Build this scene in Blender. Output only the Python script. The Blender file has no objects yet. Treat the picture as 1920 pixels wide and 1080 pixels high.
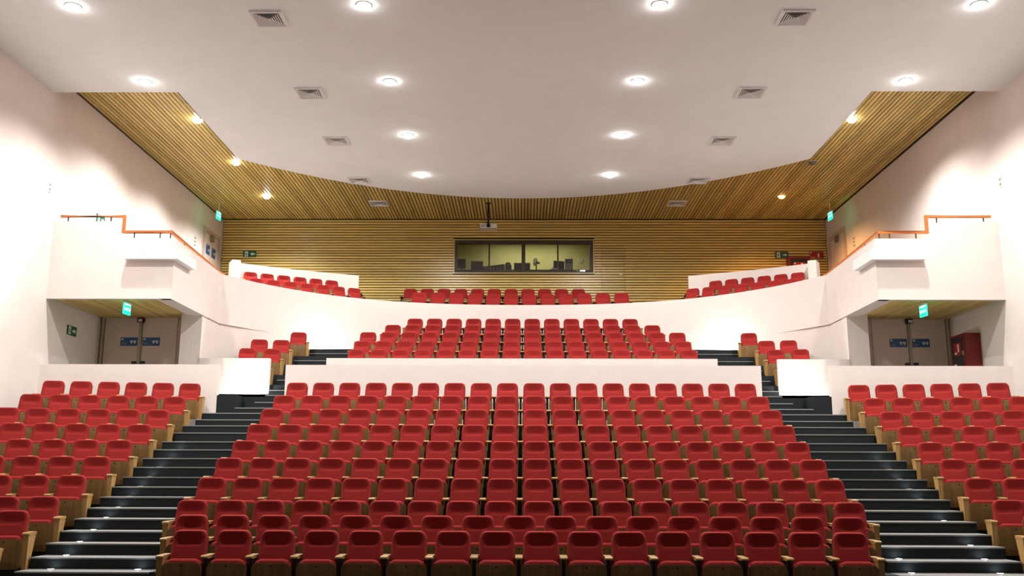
import bpy, bmesh, math, random
from mathutils import Vector, Matrix
random.seed(7)
PI = math.pi
S = bpy.context.scene
C = S.collection

# ------------------------------------------------------------------ camera, world, exposure
EYE = (0.0, 0.0, 1.609)
PITCH = math.atan(357 / 1800.0)
YAW = math.atan(21 / 1800.0 / math.cos(PITCH))
cam = bpy.data.cameras.new('camera')
cam.sensor_fit = 'HORIZONTAL'
cam.sensor_width = 36.0
cam.lens = 36.0 * 1800 / 1920
cam.clip_end = 200
cam_o = bpy.data.objects.new('camera', cam)
C.objects.link(cam_o)
cam_o.matrix_world = (Matrix.Translation(EYE) @ Matrix.Rotation(YAW, 4, 'Z')
                      @ Matrix.Rotation(PI / 2 + PITCH, 4, 'X') @ Matrix.Rotation(math.radians(0.2), 4, 'Z'))
S.camera = cam_o
w = bpy.data.worlds.new('world')
S.world = w
w.use_nodes = True
w.node_tree.nodes['Background'].inputs[0].default_value = (0.9, 0.92, 1.0, 1)
w.node_tree.nodes['Background'].inputs[1].default_value = 0.03
S.view_settings.view_transform = 'Standard'
S.view_settings.look = 'None'
S.view_settings.gamma = 1
S.view_settings.exposure = 1.2
S.view_settings.use_curve_mapping = False
DOWN_W = 620.0      # inner ceiling downlights
SIDE_W = 620.0      # outer ceiling downlights along the side walls
STEP_W = 0.055        # step lights
BOOTH_W = 28.0      # lamp inside the control booth
FLOOD_W = 50.0      # floor floods washing the white walls beside the stairs

# ------------------------------------------------------------------ materials
def mat(name, col, rough=0.6, noise=0.0, scale=8.0, bump=0.0, bscale=80.0, spec=0.4, metal=0.0, emit=None, estr=0.0, vary=0.0):
    m = bpy.data.materials.new(name)
    m.use_nodes = True
    nt = m.node_tree
    b = nt.nodes['Principled BSDF']
    b.inputs['Roughness'].default_value = rough
    b.inputs['Specular IOR Level'].default_value = spec
    b.inputs['Metallic'].default_value = metal
    b.inputs['Base Color'].default_value = (*col, 1)
    geo = nt.nodes.new('ShaderNodeNewGeometry')
    last = None
    if noise:
        n = nt.nodes.new('ShaderNodeTexNoise')
        n.inputs['Scale'].default_value = scale
        n.inputs['Detail'].default_value = 4
        nt.links.new(geo.outputs['Position'], n.inputs['Vector'])
        r = nt.nodes.new('ShaderNodeMapRange')
        r.inputs['From Min'].default_value = 0.25
        r.inputs['From Max'].default_value = 0.75
        r.inputs['To Min'].default_value = 1 - noise
        r.inputs['To Max'].default_value = 1 + noise
        nt.links.new(n.outputs['Fac'], r.inputs['Value'])
        last = r.outputs['Result']
    if vary:
        oi = nt.nodes.new('ShaderNodeObjectInfo')
        r2 = nt.nodes.new('ShaderNodeMapRange')
        r2.inputs['To Min'].default_value = 1 - vary
        r2.inputs['To Max'].default_value = 1 + vary
        nt.links.new(oi.outputs['Random'], r2.inputs['Value'])
        if last:
            mm = nt.nodes.new('ShaderNodeMath'); mm.operation = 'MULTIPLY'
            nt.links.new(last, mm.inputs[0]); nt.links.new(r2.outputs['Result'], mm.inputs[1])
            last = mm.outputs[0]
        else:
            last = r2.outputs['Result']
    if last:
        v = nt.nodes.new('ShaderNodeVectorMath'); v.operation = 'SCALE'
        v.inputs[0].default_value = col
        nt.links.new(last, v.inputs['Scale'])
        nt.links.new(v.outputs[0], b.inputs['Base Color'])
    if bump:
        n2 = nt.nodes.new('ShaderNodeTexNoise')
        n2.inputs['Scale'].default_value = bscale
        n2.inputs['Detail'].default_value = 2
        nt.links.new(geo.outputs['Position'], n2.inputs['Vector'])
        bp = nt.nodes.new('ShaderNodeBump')
        bp.inputs['Strength'].default_value = bump
        bp.inputs['Distance'].default_value = 0.01
        nt.links.new(n2.outputs['Fac'], bp.inputs['Height'])
        nt.links.new(bp.outputs['Normal'], b.inputs['Normal'])
    if emit:
        b.inputs['Emission Color'].default_value = (*emit, 1)
        b.inputs['Emission Strength'].default_value = estr
    return m

def wood_mat(name, ca, cb, axis, rough=0.45, knots=True, vary=0.12, spec=0.4):
    """Grain stretched along a world axis (0 x, 1 y, 2 z), knots, a tint of its own for each board."""
    m = bpy.data.materials.new(name)
    m.use_nodes = True
    nt = m.node_tree
    b = nt.nodes['Principled BSDF']
    b.inputs['Roughness'].default_value = rough
    b.inputs['Specular IOR Level'].default_value = spec
    geo = nt.nodes.new('ShaderNodeNewGeometry')
    oi = nt.nodes.new('ShaderNodeObjectInfo')
    mp = nt.nodes.new('ShaderNodeMapping')
    sc = [22.0, 22.0, 22.0]; sc[axis] = 0.9
    mp.inputs['Scale'].default_value = sc
    nt.links.new(geo.outputs['Position'], mp.inputs['Vector'])
    n = nt.nodes.new('ShaderNodeTexNoise')
    n.inputs['Scale'].default_value = 1.0
    n.inputs['Detail'].default_value = 5
    n.inputs['Distortion'].default_value = 0.6
    nt.links.new(mp.outputs[0], n.inputs['Vector'])
    r = nt.nodes.new('ShaderNodeValToRGB')
    r.color_ramp.elements[0].position = 0.3; r.color_ramp.elements[0].color = (*cb, 1)
    r.color_ramp.elements[1].position = 0.65; r.color_ramp.elements[1].color = (*ca, 1)
    nt.links.new(n.outputs['Fac'], r.inputs['Fac'])
    out = r.outputs['Color']
    if knots:
        mp2 = nt.nodes.new('ShaderNodeMapping')
        s2 = [9.0, 9.0, 9.0]; s2[axis] = 2.2
        mp2.inputs['Scale'].default_value = s2
        nt.links.new(geo.outputs['Position'], mp2.inputs['Vector'])
        vo = nt.nodes.new('ShaderNodeTexVoronoi')
        nt.links.new(mp2.outputs[0], vo.inputs['Vector'])
        kr = nt.nodes.new('ShaderNodeMapRange')
        kr.inputs['From Min'].default_value = 0.06
        kr.inputs['From Max'].default_value = 0.2
        kr.inputs['To Min'].default_value = 0.35
        kr.inputs['To Max'].default_value = 1.0
        nt.links.new(vo.outputs['Distance'], kr.inputs['Value'])
        v = nt.nodes.new('ShaderNodeVectorMath'); v.operation = 'SCALE'
        nt.links.new(out, v.inputs[0]); nt.links.new(kr.outputs['Result'], v.inputs['Scale'])
        out = v.outputs[0]
    r2 = nt.nodes.new('ShaderNodeMapRange')
    r2.inputs['To Min'].default_value = 1 - vary
    r2.inputs['To Max'].default_value = 1 + vary
    nt.links.new(oi.outputs['Random'], r2.inputs['Value'])
    v2 = nt.nodes.new('ShaderNodeVectorMath'); v2.operation = 'SCALE'
    nt.links.new(out, v2.inputs[0]); nt.links.new(r2.outputs['Result'], v2.inputs['Scale'])
    nt.links.new(v2.outputs[0], b.inputs['Base Color'])
    return m

M = {}
M['wall'] = mat('wall_paint', (0.76, 0.685, 0.645), 0.75, 0.03, 3.0, 0.12, 45.0, 0.25)
M['ceil'] = mat('ceiling_paint', (0.90, 0.925, 0.925), 0.85, 0.02, 2.0, 0.05, 60.0, 0.2)
M['trough'] = mat('white_paint', (0.86, 0.86, 0.85), 0.5, 0.01, 5.0)
M['fabric'] = mat('red_fabric', (0.280, 0.0205, 0.0185), 0.9, 0.10, 60.0, 0.35, 350.0, 0.15, vary=0.06)
M['oak'] = wood_mat('seat_oak', (0.205, 0.112, 0.033), (0.135, 0.068, 0.019), 2, 0.5, False, 0.1)
M['arm'] = wood_mat('arm_oak', (0.43, 0.255, 0.085), (0.31, 0.175, 0.055), 2, 0.42, False, 0.1)
M['iron'] = mat('black_metal', (0.018, 0.018, 0.018), 0.5, 0.1, 30.0)
M['hole'] = mat('dark_hole', (0.008, 0.007, 0.006), 0.9, 0.05, 30.0)
M['step'] = mat('step_vinyl', (0.012, 0.0165, 0.018), 0.6, 0.35, 55.0, 0.1, 120.0, 0.22)
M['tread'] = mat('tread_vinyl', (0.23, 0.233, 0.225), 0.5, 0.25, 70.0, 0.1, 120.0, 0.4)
M['cslat'] = wood_mat('ceiling_pine', (0.79, 0.60, 0.215), (0.64, 0.46, 0.145), 1, 0.4, True, 0.18)
M['wslat'] = wood_mat('wall_pine', (0.83, 0.62, 0.195), (0.70, 0.485, 0.14), 0, 0.32, True, 0.14, 0.5)
M['back'] = mat('slat_backing', (0.014, 0.010, 0.004), 0.9, 0.1, 10.0)
M['rail'] = wood_mat('rail_wood', (0.50, 0.17, 0.045), (0.40, 0.12, 0.03), 0, 0.35, False, 0.05)
M['bracket'] = mat('bracket_metal', (0.10, 0.055, 0.035), 0.45, 0.05, 20.0, metal=0.6)
M['frame'] = mat('window_frame_bronze', (0.060, 0.045, 0.030), 0.5, 0.08, 20.0)
M['booth'] = mat('booth_paint', (0.44, 0.40, 0.17), 0.8, 0.03, 4.0)
M['dark'] = mat('dark_plastic', (0.022, 0.022, 0.026), 0.45, 0.1, 25.0)
M['grey'] = mat('grey_plastic', (0.22, 0.24, 0.22), 0.5, 0.06, 20.0)
M['white'] = mat('white_plastic', (0.70, 0.68, 0.64), 0.45, 0.02, 20.0)
M['door'] = mat('door_paint', (0.74, 0.61, 0.54), 0.55, 0.03, 5.0)
M['jamb'] = mat('door_frame_paint', (0.56, 0.44, 0.38), 0.5, 0.03, 5.0)
M['post'] = mat('brushed_aluminium', (0.30, 0.27, 0.20), 0.4, 0.05, 20.0, metal=0.5)
M['blue'] = mat('sign_blue', (0.030, 0.105, 0.30), 0.45, 0.03, 20.0)
M['green'] = mat('sign_green', (0.018, 0.115, 0.062), 0.45, 0.04, 20.0)
M['signwhite'] = mat('sign_white', (0.72, 0.72, 0.66), 0.5, 0.02, 20.0)
M['red'] = mat('cabinet_red', (0.20, 0.012, 0.010), 0.4, 0.06, 12.0)
M['signred'] = mat('sign_red', (0.42, 0.018, 0.014), 0.45, 0.04, 20.0)
M['vent'] = mat('vent_metal', (0.80, 0.80, 0.79), 0.5, 0.03, 20.0)
M['ventdark'] = mat('vent_shadow', (0.05, 0.05, 0.045), 0.7, 0.1, 20.0)
M['lamp'] = mat('lamp_glass', (0.9, 0.9, 0.9), 0.4, 0.01, 10.0, emit=(1.0, 0.97, 0.93), estr=22.0)
M['lampwarm'] = mat('warm_lamp_glass', (0.9, 0.8, 0.6), 0.4, 0.01, 10.0, emit=(1.0, 0.50, 0.12), estr=3.0)
M['lampoff'] = mat('unlit_lamp_glass', (0.20, 0.19, 0.16), 0.2, 0.05, 30.0)
M['led'] = mat('step_led', (0.9, 0.9, 0.95), 0.4, 0.01, 10.0, emit=(0.86, 0.93, 1.0), estr=6.0)
M['exit'] = mat('exit_green_light', (0.02, 0.5, 0.3), 0.4, 0.02, 30.0, emit=(0.0, 0.80, 0.30), estr=1.3)
M['exitwhite'] = mat('exit_white_light', (0.6, 0.9, 0.8), 0.4, 0.02, 30.0, emit=(0.40, 1.0, 0.80), estr=1.6)
gl = bpy.data.materials.new('window_glass')
gl.use_nodes = True
gb = gl.node_tree.nodes['Principled BSDF']
gb.inputs['Base Color'].default_value = (0.93, 0.95, 0.90, 1)
gb.inputs['Roughness'].default_value = 0.01
gb.inputs['Transmission Weight'].default_value = 1.0
gb.inputs['IOR'].default_value = 1.45
M['glass'] = gl

# ------------------------------------------------------------------ mesh helpers
class MB:
    """Collects shapes, then links them as one mesh object."""
    def __init__(s): s.v = []; s.f = []; s.mi = []; s.sm = []
    def add(s, vs, fs, mi=0, smooth=False):
        o = len(s.v)
        s.v += [tuple(p) for p in vs]
        s.f += [tuple(i + o for i in f) for f in fs]
        s.mi += [mi] * len(fs); s.sm += [smooth] * len(fs)
        return s
    def box(s, x0, x1, y0, y1, z0, z1, mi=0):
        v = [(x, y, z) for z in (z0, z1) for y in (y0, y1) for x in (x0, x1)]
        return s.add(v, [(0, 2, 3, 1), (4, 5, 7, 6), (0, 1, 5, 4), (2, 6, 7, 3), (0, 4, 6, 2), (1, 3, 7, 5)], mi)
    def prism(s, pts, lo, hi, axis=2, mi=0, smooth=False):
        """pts counter-clockwise in the plane across the axis: (x,y) for z, (x,z) for y, (y,z) for x."""
        n = len(pts)
        def P(p, h): return (p[0], p[1], h) if axis == 2 else ((p[0], h, p[1]) if axis == 1 else (h, p[0], p[1]))
        v = [P(p, lo) for p in pts] + [P(p, hi) for p in pts]
        f = [tuple(range(n))[::-1], tuple(range(n, 2 * n))] + [(i, (i + 1) % n, (i + 1) % n + n, i + n) for i in range(n)]
        if axis == 1: f = [q[::-1] for q in f]
        return s.add(v, f, mi, smooth)
    def cyl(s, c, r, h, axis=2, n=20, mi=0, r2=None):
        r2 = r if r2 is None else r2
        def P(a, rr, t):
            x, y = rr * math.cos(a), rr * math.sin(a)
            return {2: (c[0] + x, c[1] + y, c[2] + t), 1: (c[0] + x, c[1] + t, c[2] + y), 0: (c[0] + t, c[1] + x, c[2] + y)}[axis]
        v = [P(2 * PI * i / n, r, 0) for i in range(n)] + [P(2 * PI * i / n, r2, h) for i in range(n)]
        f = [tuple(range(n))[::-1], tuple(range(n, 2 * n))] + [(i, (i + 1) % n, (i + 1) % n + n, i + n) for i in range(n)]
        if axis == 1: f = [q[::-1] for q in f]
        return s.add(v, f, mi)
    def tube(s, path, hw, hh, mi=0):
        """A rectangular bar swept along a path of points."""
        n = len(path); rings = []
        for i, p in enumerate(path):
            p = Vector(p)
            a = (Vector(path[i]) - Vector(path[i - 1])).normalized() if i else None
            b = (Vector(path[i + 1]) - Vector(path[i])).normalized() if i < n - 1 else None
            t = ((a or b) + (b or a)).normalized()
            k = 1 / max(0.5, t.dot(a or b))
            up = Vector((0, 0, 1))
            if abs(t.z) > 0.9 or (a and b and (abs(a.z) > 0.5) != (abs(b.z) > 0.5)):
                side = Vector((0, 1, 0)); u2 = side.cross(t).normalized() * k
                rings.append([p + side * hw * sx + u2 * hh * sz for sx, sz in ((1, 1), (-1, 1), (-1, -1), (1, -1))])
                continue
            side = t.cross(up).normalized(); u2 = side.cross(t).normalized()
            rings.append([p - side * hw * k * sx + u2 * hh * sz for sx, sz in ((1, 1), (-1, 1), (-1, -1), (1, -1))])
        v = [q for r in rings for q in r]
        f = [(0, 1, 2, 3), tuple(4 * (n - 1) + j for j in (3, 2, 1, 0))]
        for i in range(n - 1):
            f += [(4 * i + j, 4 * i + 4 + j, 4 * i + 4 + (j + 1) % 4, 4 * i + (j + 1) % 4) for j in range(4)]
        return s.add(v, f, mi)
    def mesh(s, name, mats):
        me = bpy.data.meshes.new(name)
        me.from_pydata(s.v, [], s.f)
        for m in (mats if isinstance(mats, (list, tuple)) else [mats]): me.materials.append(m)
        me.polygons.foreach_set('material_index', s.mi)
        me.polygons.foreach_set('use_smooth', s.sm)
        bm = bmesh.new(); bm.from_mesh(me)
        bmesh.ops.recalc_face_normals(bm, faces=bm.faces)
        bm.to_mesh(me); bm.free()
        me.update()
        return me
    def build(s, name, mats, parent=None, loc=None, rz=0):
        return link(name, s.mesh(name, mats), parent, loc, rz)

def link(name, me, parent=None, loc=None, rz=0, scale=None):
    o = bpy.data.objects.new(name, me)
    C.objects.link(o)
    if parent: o.parent = parent
    if loc: o.location = loc
    if rz: o.rotation_euler = (0, 0, rz)
    if scale: o.scale = scale
    return o
def tag(o, label=None, cat=None, group=None, kind=None):
    if label: o['label'] = label
    if cat: o['category'] = cat
    if group: o['group'] = group
    if kind: o['kind'] = kind
    return o
def thing(name, label, cat, loc=(0, 0, 0), rz=0, group=None):
    return tag(link(name, None, None, loc, rz), label, cat, group)
def struct(o, label=None, cat=None): return tag(o, label, cat, None, 'structure')
UNIT = MB().box(-.5, .5, -.5, .5, -.5, .5)
def slat_mesh(name, m): return UNIT.mesh(name, m)
def slat(me, x0, x1, y0, y1, z0, z1, parent, name='slat'):
    return link(name, me, parent, ((x0 + x1) / 2, (y0 + y1) / 2, (z0 + z1) / 2), 0, (x1 - x0, y1 - y0, z1 - z0))
ORD = ['first', 'second', 'third', 'fourth', 'fifth', 'sixth', 'seventh', 'eighth', 'ninth', 'tenth', 'eleventh', 'twelfth',
       'thirteenth', 'fourteenth', 'fifteenth', 'sixteenth', 'seventeenth', 'eighteenth', 'nineteenth', 'twentieth']
SIDE = {-1: 'left', 1: 'right'}

# ------------------------------------------------------------------ the room
XW = 10.85          # side walls
YB = 33.5           # slatted back wall
ZC = 10.305         # underside of the plaster ceiling
ZS = 10.775         # underside of the slatted ceiling
DB = 21.35          # front plane of the side balconies and of the low walls
XP = 8.03           # inner face of the side balconies
SOF = 5.585         # underside of the side balconies
LAND = 3.405        # cross aisle
def par_y(x): return 29.43 - 0.0300 * x * x - 0.000618 * x ** 4        # front of the curved parapet
def arc_y(x): return 29.5 - 0.0583 * x * x - 0.0000817 * x ** 4        # rear edge of the plaster ceiling
def zc(y): return ZC + 0.012 * max(0, y - 23.73)

FL = [0.0, .157, .338, .659, .976, 1.29, 1.616, 1.954, 2.289, 2.65]     # floors of the lower rows
YR = [12.65, 13.5, 14.3, 15.13, 15.96, 16.82, 17.67, 18.5, 19.4, 20.45]  # tops of their backrests
FU = [3.857, 4.19, 4.555, 4.886, 5.151]                                 # upper rows
YU = [24.18, 24.99, 25.87, 26.68, 27.2]
PHI = math.radians(11)

struct(MB().box(-XW - .3, XW + .3, -6, 13.0, -0.3, 0.0).build('floor', M['step']))
floor = bpy.data.objects['floor']
for s in (-1, 1):
    n = 'wall_' + SIDE[s]
    struct(MB().box(*sorted((s * XW, s * (XW + .3))), -6, YB + 3.6, -0.3, 11.6).build(n, M['wall']))
struct(MB().box(-XW, XW, -6.3, -6.0, -0.3, 11.6).build('wall_front', M['wall']))
# seating tiers of the lower block and the aisle steps, every one a piece of its own
for i in range(10):
    y0 = YR[i] - .75
    y1 = (YR[i + 1] - .75) if i < 9 else DB + .1
    if i: MB().box(-5.1, 5.1, y0, y1, FL[i] - .45, FL[i]).build('seating_tier', M['step'], floor)
for s in (-1, 1):
    for k in range(10):          # side tiers turned towards the stage
        def fy(kk, x): return 21.0 - .87 * (9 - kk) - .75 - (abs(x) - 7.3) * math.tan(PHI)
        a0, a1 = fy(k, 6.95), fy(k, XW)
        b0, b1 = (fy(k + 1, 6.95), fy(k + 1, XW)) if k < 9 else (DB, DB)
        z = FL[k] + .03 if k else 0.012
        pts = [(s * 6.95, a0), (s * XW, a1), (s * XW, b1), (s * 6.95, b0)]
        if s > 0: pass
        else: pts = pts[::-1]
        MB().prism(pts, z - .5, z, 2).build('seating_tier', M['step'], floor)
STEPS = []
for i in range(1, 10):
    if i >= 3: STEPS.append((YR[i] - .75 - .43, FL[i] - .165))
    STEPS.append((YR[i] - .75, FL[i]))
STEPS += [(20.45, 2.815), (20.84, 2.98)]
for s in (-1, 1):
    for i, (y, z) in enumerate(STEPS):
        y1 = STEPS[i + 1][0] if i + 1 < len(STEPS) else DB + .45
        xa, xb = sorted((s * 5.1, s * 6.95))
        m = MB().box(xa, xb, y, y1 + .02, z - .4, z - .0205)
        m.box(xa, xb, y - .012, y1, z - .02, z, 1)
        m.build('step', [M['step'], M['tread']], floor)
    for x1, y, z in ((6.36, 21.22, 3.12), (6.0, 21.5, 3.265)):
        xa, xb = sorted((s * 5.1, s * x1))
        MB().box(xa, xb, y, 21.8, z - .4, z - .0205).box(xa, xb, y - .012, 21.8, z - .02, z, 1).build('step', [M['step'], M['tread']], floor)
    # landing of the cross aisle, its dark front face beside the partial steps
    xa, xb = sorted((s * 6.36, s * XW))
    MB().box(xa, xb, DB + .02, 24.4, 2.6, LAND).build('landing', M['step'], floor)
    xa, xb = sorted((s * 5.1, s * 6.36))
    MB().box(xa, xb, 21.78, 23.75, 2.6, LAND).build('landing', M['step'], floor)
MB().box(-5.1, 5.1, DB + .1, 23.75, 2.6, LAND).build('landing', M['step'], floor)
USTEP = []
for i in range(5):
    y0 = YU[i] - .5
    y1 = (YU[i + 1] - .5) if i < 4 else 29.6
    xe = 8.02
    ya = y0 + (.02 if i == 0 else 0)
    xx = [-xe + 2 * xe * k / 24 for k in range(25)]
    xx = [x for x in xx if par_y(x) + .1 > ya + .02]
    pts = [(xx[0], ya), (xx[-1], ya)] + [(x, min(y1, par_y(x) + .1)) for x in xx[::-1]]
    MB().prism(pts, FU[i] - .6, FU[i]).build('seating_tier', M['step'], floor)
    if i < 4: USTEP.append((y0 + .42, y1, FU[i] + (FU[i + 1] - FU[i]) / 2))
USTEP = [(23.1, 23.75, 3.555), (23.4, 23.75, 3.706)] + USTEP
for s in (-1, 1):
    for y0, y1, z in USTEP:
        xa, xb = sorted((s * 4.6, s * 6.2))
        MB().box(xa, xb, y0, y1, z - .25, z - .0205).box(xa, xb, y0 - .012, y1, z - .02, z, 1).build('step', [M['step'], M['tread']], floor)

# low walls round the cross aisle
for s in (-1, 1):
    xa, xb = sorted((s * 6.82, s * XW))
    struct(MB().box(xa, xb, DB, DB + .15, 2.4, 4.09).build('wall_low_' + SIDE[s], M['wall']))
    xa, xb = sorted((s * 6.27, s * 8.03))
    struct(MB().box(xa, xb, 23.6, 23.72, LAND - .3, 4.51).build('wall_upper_side_' + SIDE[s], M['wall']))
struct(MB().box(-5.31, 5.29, DB, DB + .13, 2.4, 4.085).build('wall_low_centre', M['wall']))
struct(MB().box(-4.86, 4.78, 23.56, 23.68, LAND - .3, 4.51).build('wall_upper_centre', M['wall']))

# curved parapet of the balcony: upper band a little proud of the wall below it near the sides
N = 48
xs = [-XP + 2 * XP * i / N for i in range(N + 1)]
def off(x): return 0.03 * max(0, min(1, (abs(x) - 7.2) / .5))
pb = MB()
def sweep(mb, prof_lo, prof_hi, z0, z1, ztop=None):
    """Wall between two plan curves."""
    n = len(prof_lo)
    zt = ztop or [z1] * n
    v = [(p[0], p[1], z0) for p in prof_lo] + [(p[0], p[1], zt[i]) for i, p in enumerate(prof_lo)] \
        + [(p[0], p[1], z0) for p in prof_hi] + [(p[0], p[1], zt[i]) for i, p in enumerate(prof_hi)]
    f = []
    for i in range(n - 1):
        f += [(i, i + 1, n + i + 1, n + i), (2 * n + i + 1, 2 * n + i, 3 * n + i, 3 * n + i + 1),
              (n + i, n + i + 1, 3 * n + i + 1, 3 * n + i), (i + 1, i, 2 * n + i, 2 * n + i + 1)]
    f += [(0, n, 3 * n, 2 * n), (n - 1, 3 * n - 1, 4 * n - 1, 2 * n - 1)]
    mb.add(v, f, 0)
inner = [(x, par_y(x)) for x in xs]
outer = [(x * 1.02, par_y(x) + .2) for x in xs]
sweep(pb, inner, outer, 3.2, SOF)
sweep(pb, [(x * (1 - off(x) / 8), y - off(x)) for x, y in inner], outer, SOF, 6.905)
struct(pb.build('wall_balcony_parapet', M['wall']))
for s in (-1, 1):
    xa, xb = sorted((s * XP, s * (XP + .22)))
    xu, xv = sorted((s * (XP - .03), s * (XP + .22)))
    m = MB()
    m.box(xa, xb, 23.62, 25.0, 2.9, SOF)
    # sloping top of the side parapet
    m.add([(x, y, z) for x in (xu, xv) for y, z in ((DB, SOF), (25.0, SOF), (25.0, 6.905), (DB, 7.0))],
          [(0, 1, 2, 3), (7, 6, 5, 4), (0, 4, 5, 1), (1, 5, 6, 2), (2, 6, 7, 3), (3, 7, 4, 0)])
    struct(m.build('wall_balcony_side_' + SIDE[s], M['wall']))
    # front of the side balcony with the notch in its top edge
    p = [(s * XP, SOF), (s * XW, SOF), (s * XW, 7.40), (s * 9.48, 7.40), (s * 9.48, 7.0), (s * XP, 7.0)]
    m = MB().prism(p if s < 0 else p[::-1], DB - .005, DB + .15, 1)
    struct(m.build('wall_balcony_front_' + SIDE[s], M['wall']))
    # floor of the side balcony and the boarded soffit under it
    xa, xb = sorted((s * (XP + .2), s * XW))
    so = struct(MB().box(xa, xb, DB + .15, 33.0, SOF + .07, SOF + .35).build('ceiling_soffit_' + SIDE[s], M['back']))
    sm = slat_mesh('slat', M['cslat'])
    x = XP + .34
    while x < XW - .09:
        xa, xb = sorted((s * x, s * (x + .088)))
        slat(sm, xa, xb, DB + .15, 24.3, SOF + .035, SOF + .075, so)
        x += .112
    xa, xb = sorted((s * (XP + .221), s * (XP + .34)))
    MB().box(xa, xb, DB + .15, 23.62, SOF + .001, SOF + .1).build('soffit_beam', M['wall'], so)
    # door wall at the back of the lower entry and the return beside it
    xa, xb = sorted((s * 8.5, s * XW))
    struct(MB().box(xa, xb, 24.32, 24.5, 3.2, SOF + .2).build('wall_entry_' + SIDE[s], M['wall']))
    xa, xb = sorted((s * (XP + .221), s * 8.55))
    struct(MB().box(xa, xb, 23.621, 24.4, 3.2, SOF + .05).build('wall_return_' + SIDE[s], M['wall']))

# rear cross aisle of the balcony, tiers hidden by the parapet, low walls behind the side seats
fx = [-XW + 2 * XW * k / 60 for k in range(61)]
fp = [(x, (par_y(x) + .12) if abs(x) < XP else 25.1) for x in fx] + [(XW, YB + .1), (-XW, YB + .1)]
bf = struct(MB().prism(fp, 5.6, 5.9).build('floor_balcony', M['step']))
MB().box(-4.3, 2.5, 31.4, YB - .05, 5.9, 7.02).build('seating_tier', M['step'], bf)
MB().box(-4.0, 4.0, 29.72, 31.3, 5.9, 6.42).build('seating_tier', M['step'], bf)
for s in (-1, 1):
    xa, xb = sorted((s * 5.4, s * XW))
    MB().box(xa, xb, 29.9, YB - .05, 5.9, 7.65).build('seating_tier', M['step'], bf)
    A, B = Vector((s * 8.45, 27.71)), Vector((s * 5.17, 29.5))
    t = (B - A).normalized(); nrm = Vector((t.y, -t.x)) if s < 0 else Vector((-t.y, t.x))
    pts = []
    lo, hi = [], []
    for i in range(9):
        q = A + (B - A) * i / 8
        bow = .10 * math.sin(PI * i / 8)
        lo.append(q - nrm * bow); hi.append(q - nrm * (bow + .16))
    m = MB()
    sweep(m, lo, hi, 5.9, 7.855)
    e = A - t * .24
    c4 = [e + nrm * .32, A + nrm * .32, A - nrm * .16, e - nrm * .16]
    if s > 0: c4 = c4[::-1]
    m.prism([tuple(c) for c in c4], 5.9, 7.87)
    struct(m.build('wall_balcony_rear_' + SIDE[s], M['wall']))
    # side tier of the balcony seats
    q = [A + nrm * .02, B + nrm * .02, B + nrm * .75, A + nrm * .75]
    if s > 0: q = q[::-1]
    MB().prism([tuple(c) for c in q], 5.9, 6.62).build('seating_tier', M['step'], bf)
    q = [A + nrm * .77, B + nrm * .77, B + nrm * 1.02, A + nrm * 1.2]
    if s > 0: q = q[::-1]
    MB().prism([tuple(c) for c in q], 5.6, 6.32).build('seating_tier', M['step'], bf)

# plaster ceiling: wall to wall, then narrower with a bowed rear edge
pts = [(-XW, -6), (XW, -6), (XW, 20.72), (7.95, 20.72), (7.95, 23.73), (7.95, arc_y(7.95))]
pts += [(7.95 - 15.9 * i / 40, arc_y(7.95 - 15.9 * i / 40)) for i in range(1, 40)]
pts += [(-7.95, arc_y(7.95)), (-7.95, 23.73), (-7.95, 20.72), (-XW, 20.72)]
cb = MB()
cb.prism([(-XW, -6), (XW, -6), (XW, 20.72), (7.95, 20.72), (7.95, 23.73), (-7.95, 23.73), (-7.95, 20.72), (-XW, 20.72)], ZC, ZC + .12)
rear = [(-7.95, 23.73), (7.95, 23.73)] + [(7.95 - 15.9 * i / 40, arc_y(7.95 - 15.9 * i / 40)) for i in range(41)]
n = len(rear)
cb.add([(x, y, zc(y)) for x, y in rear] + [(x, y, zc(y) + .12) for x, y in rear],
       [tuple(range(n))[::-1], tuple(range(n, 2 * n))] + [(i, (i + 1) % n, (i + 1) % n + n, i + n) for i in range(n)])
ceil = struct(cb.build('ceiling', M['ceil']))
# slatted ceiling behind and above it
cs = struct(MB().box(-XW, XW, 20.2, YB + .1, ZS + .035, ZS + .2).build('ceiling_slatted', M['back']))
sm = slat_mesh('slat', M['cslat'])
P_ = 0.111
x = -XW + .03
while x < XW - .08:
    xm = x + .043
    y0 = 20.3 if abs(xm) > 7.6 else arc_y(xm) - .5
    slat(sm, x, x + .080, y0, YB - .06, ZS, ZS + .04, cs)
    x += P_
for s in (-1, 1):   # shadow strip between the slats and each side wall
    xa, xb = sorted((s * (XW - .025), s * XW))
    MB().box(xa, xb, 20.3, YB, ZS - .03, ZS + .04).build('edge_strip', M['frame'], cs)

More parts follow.
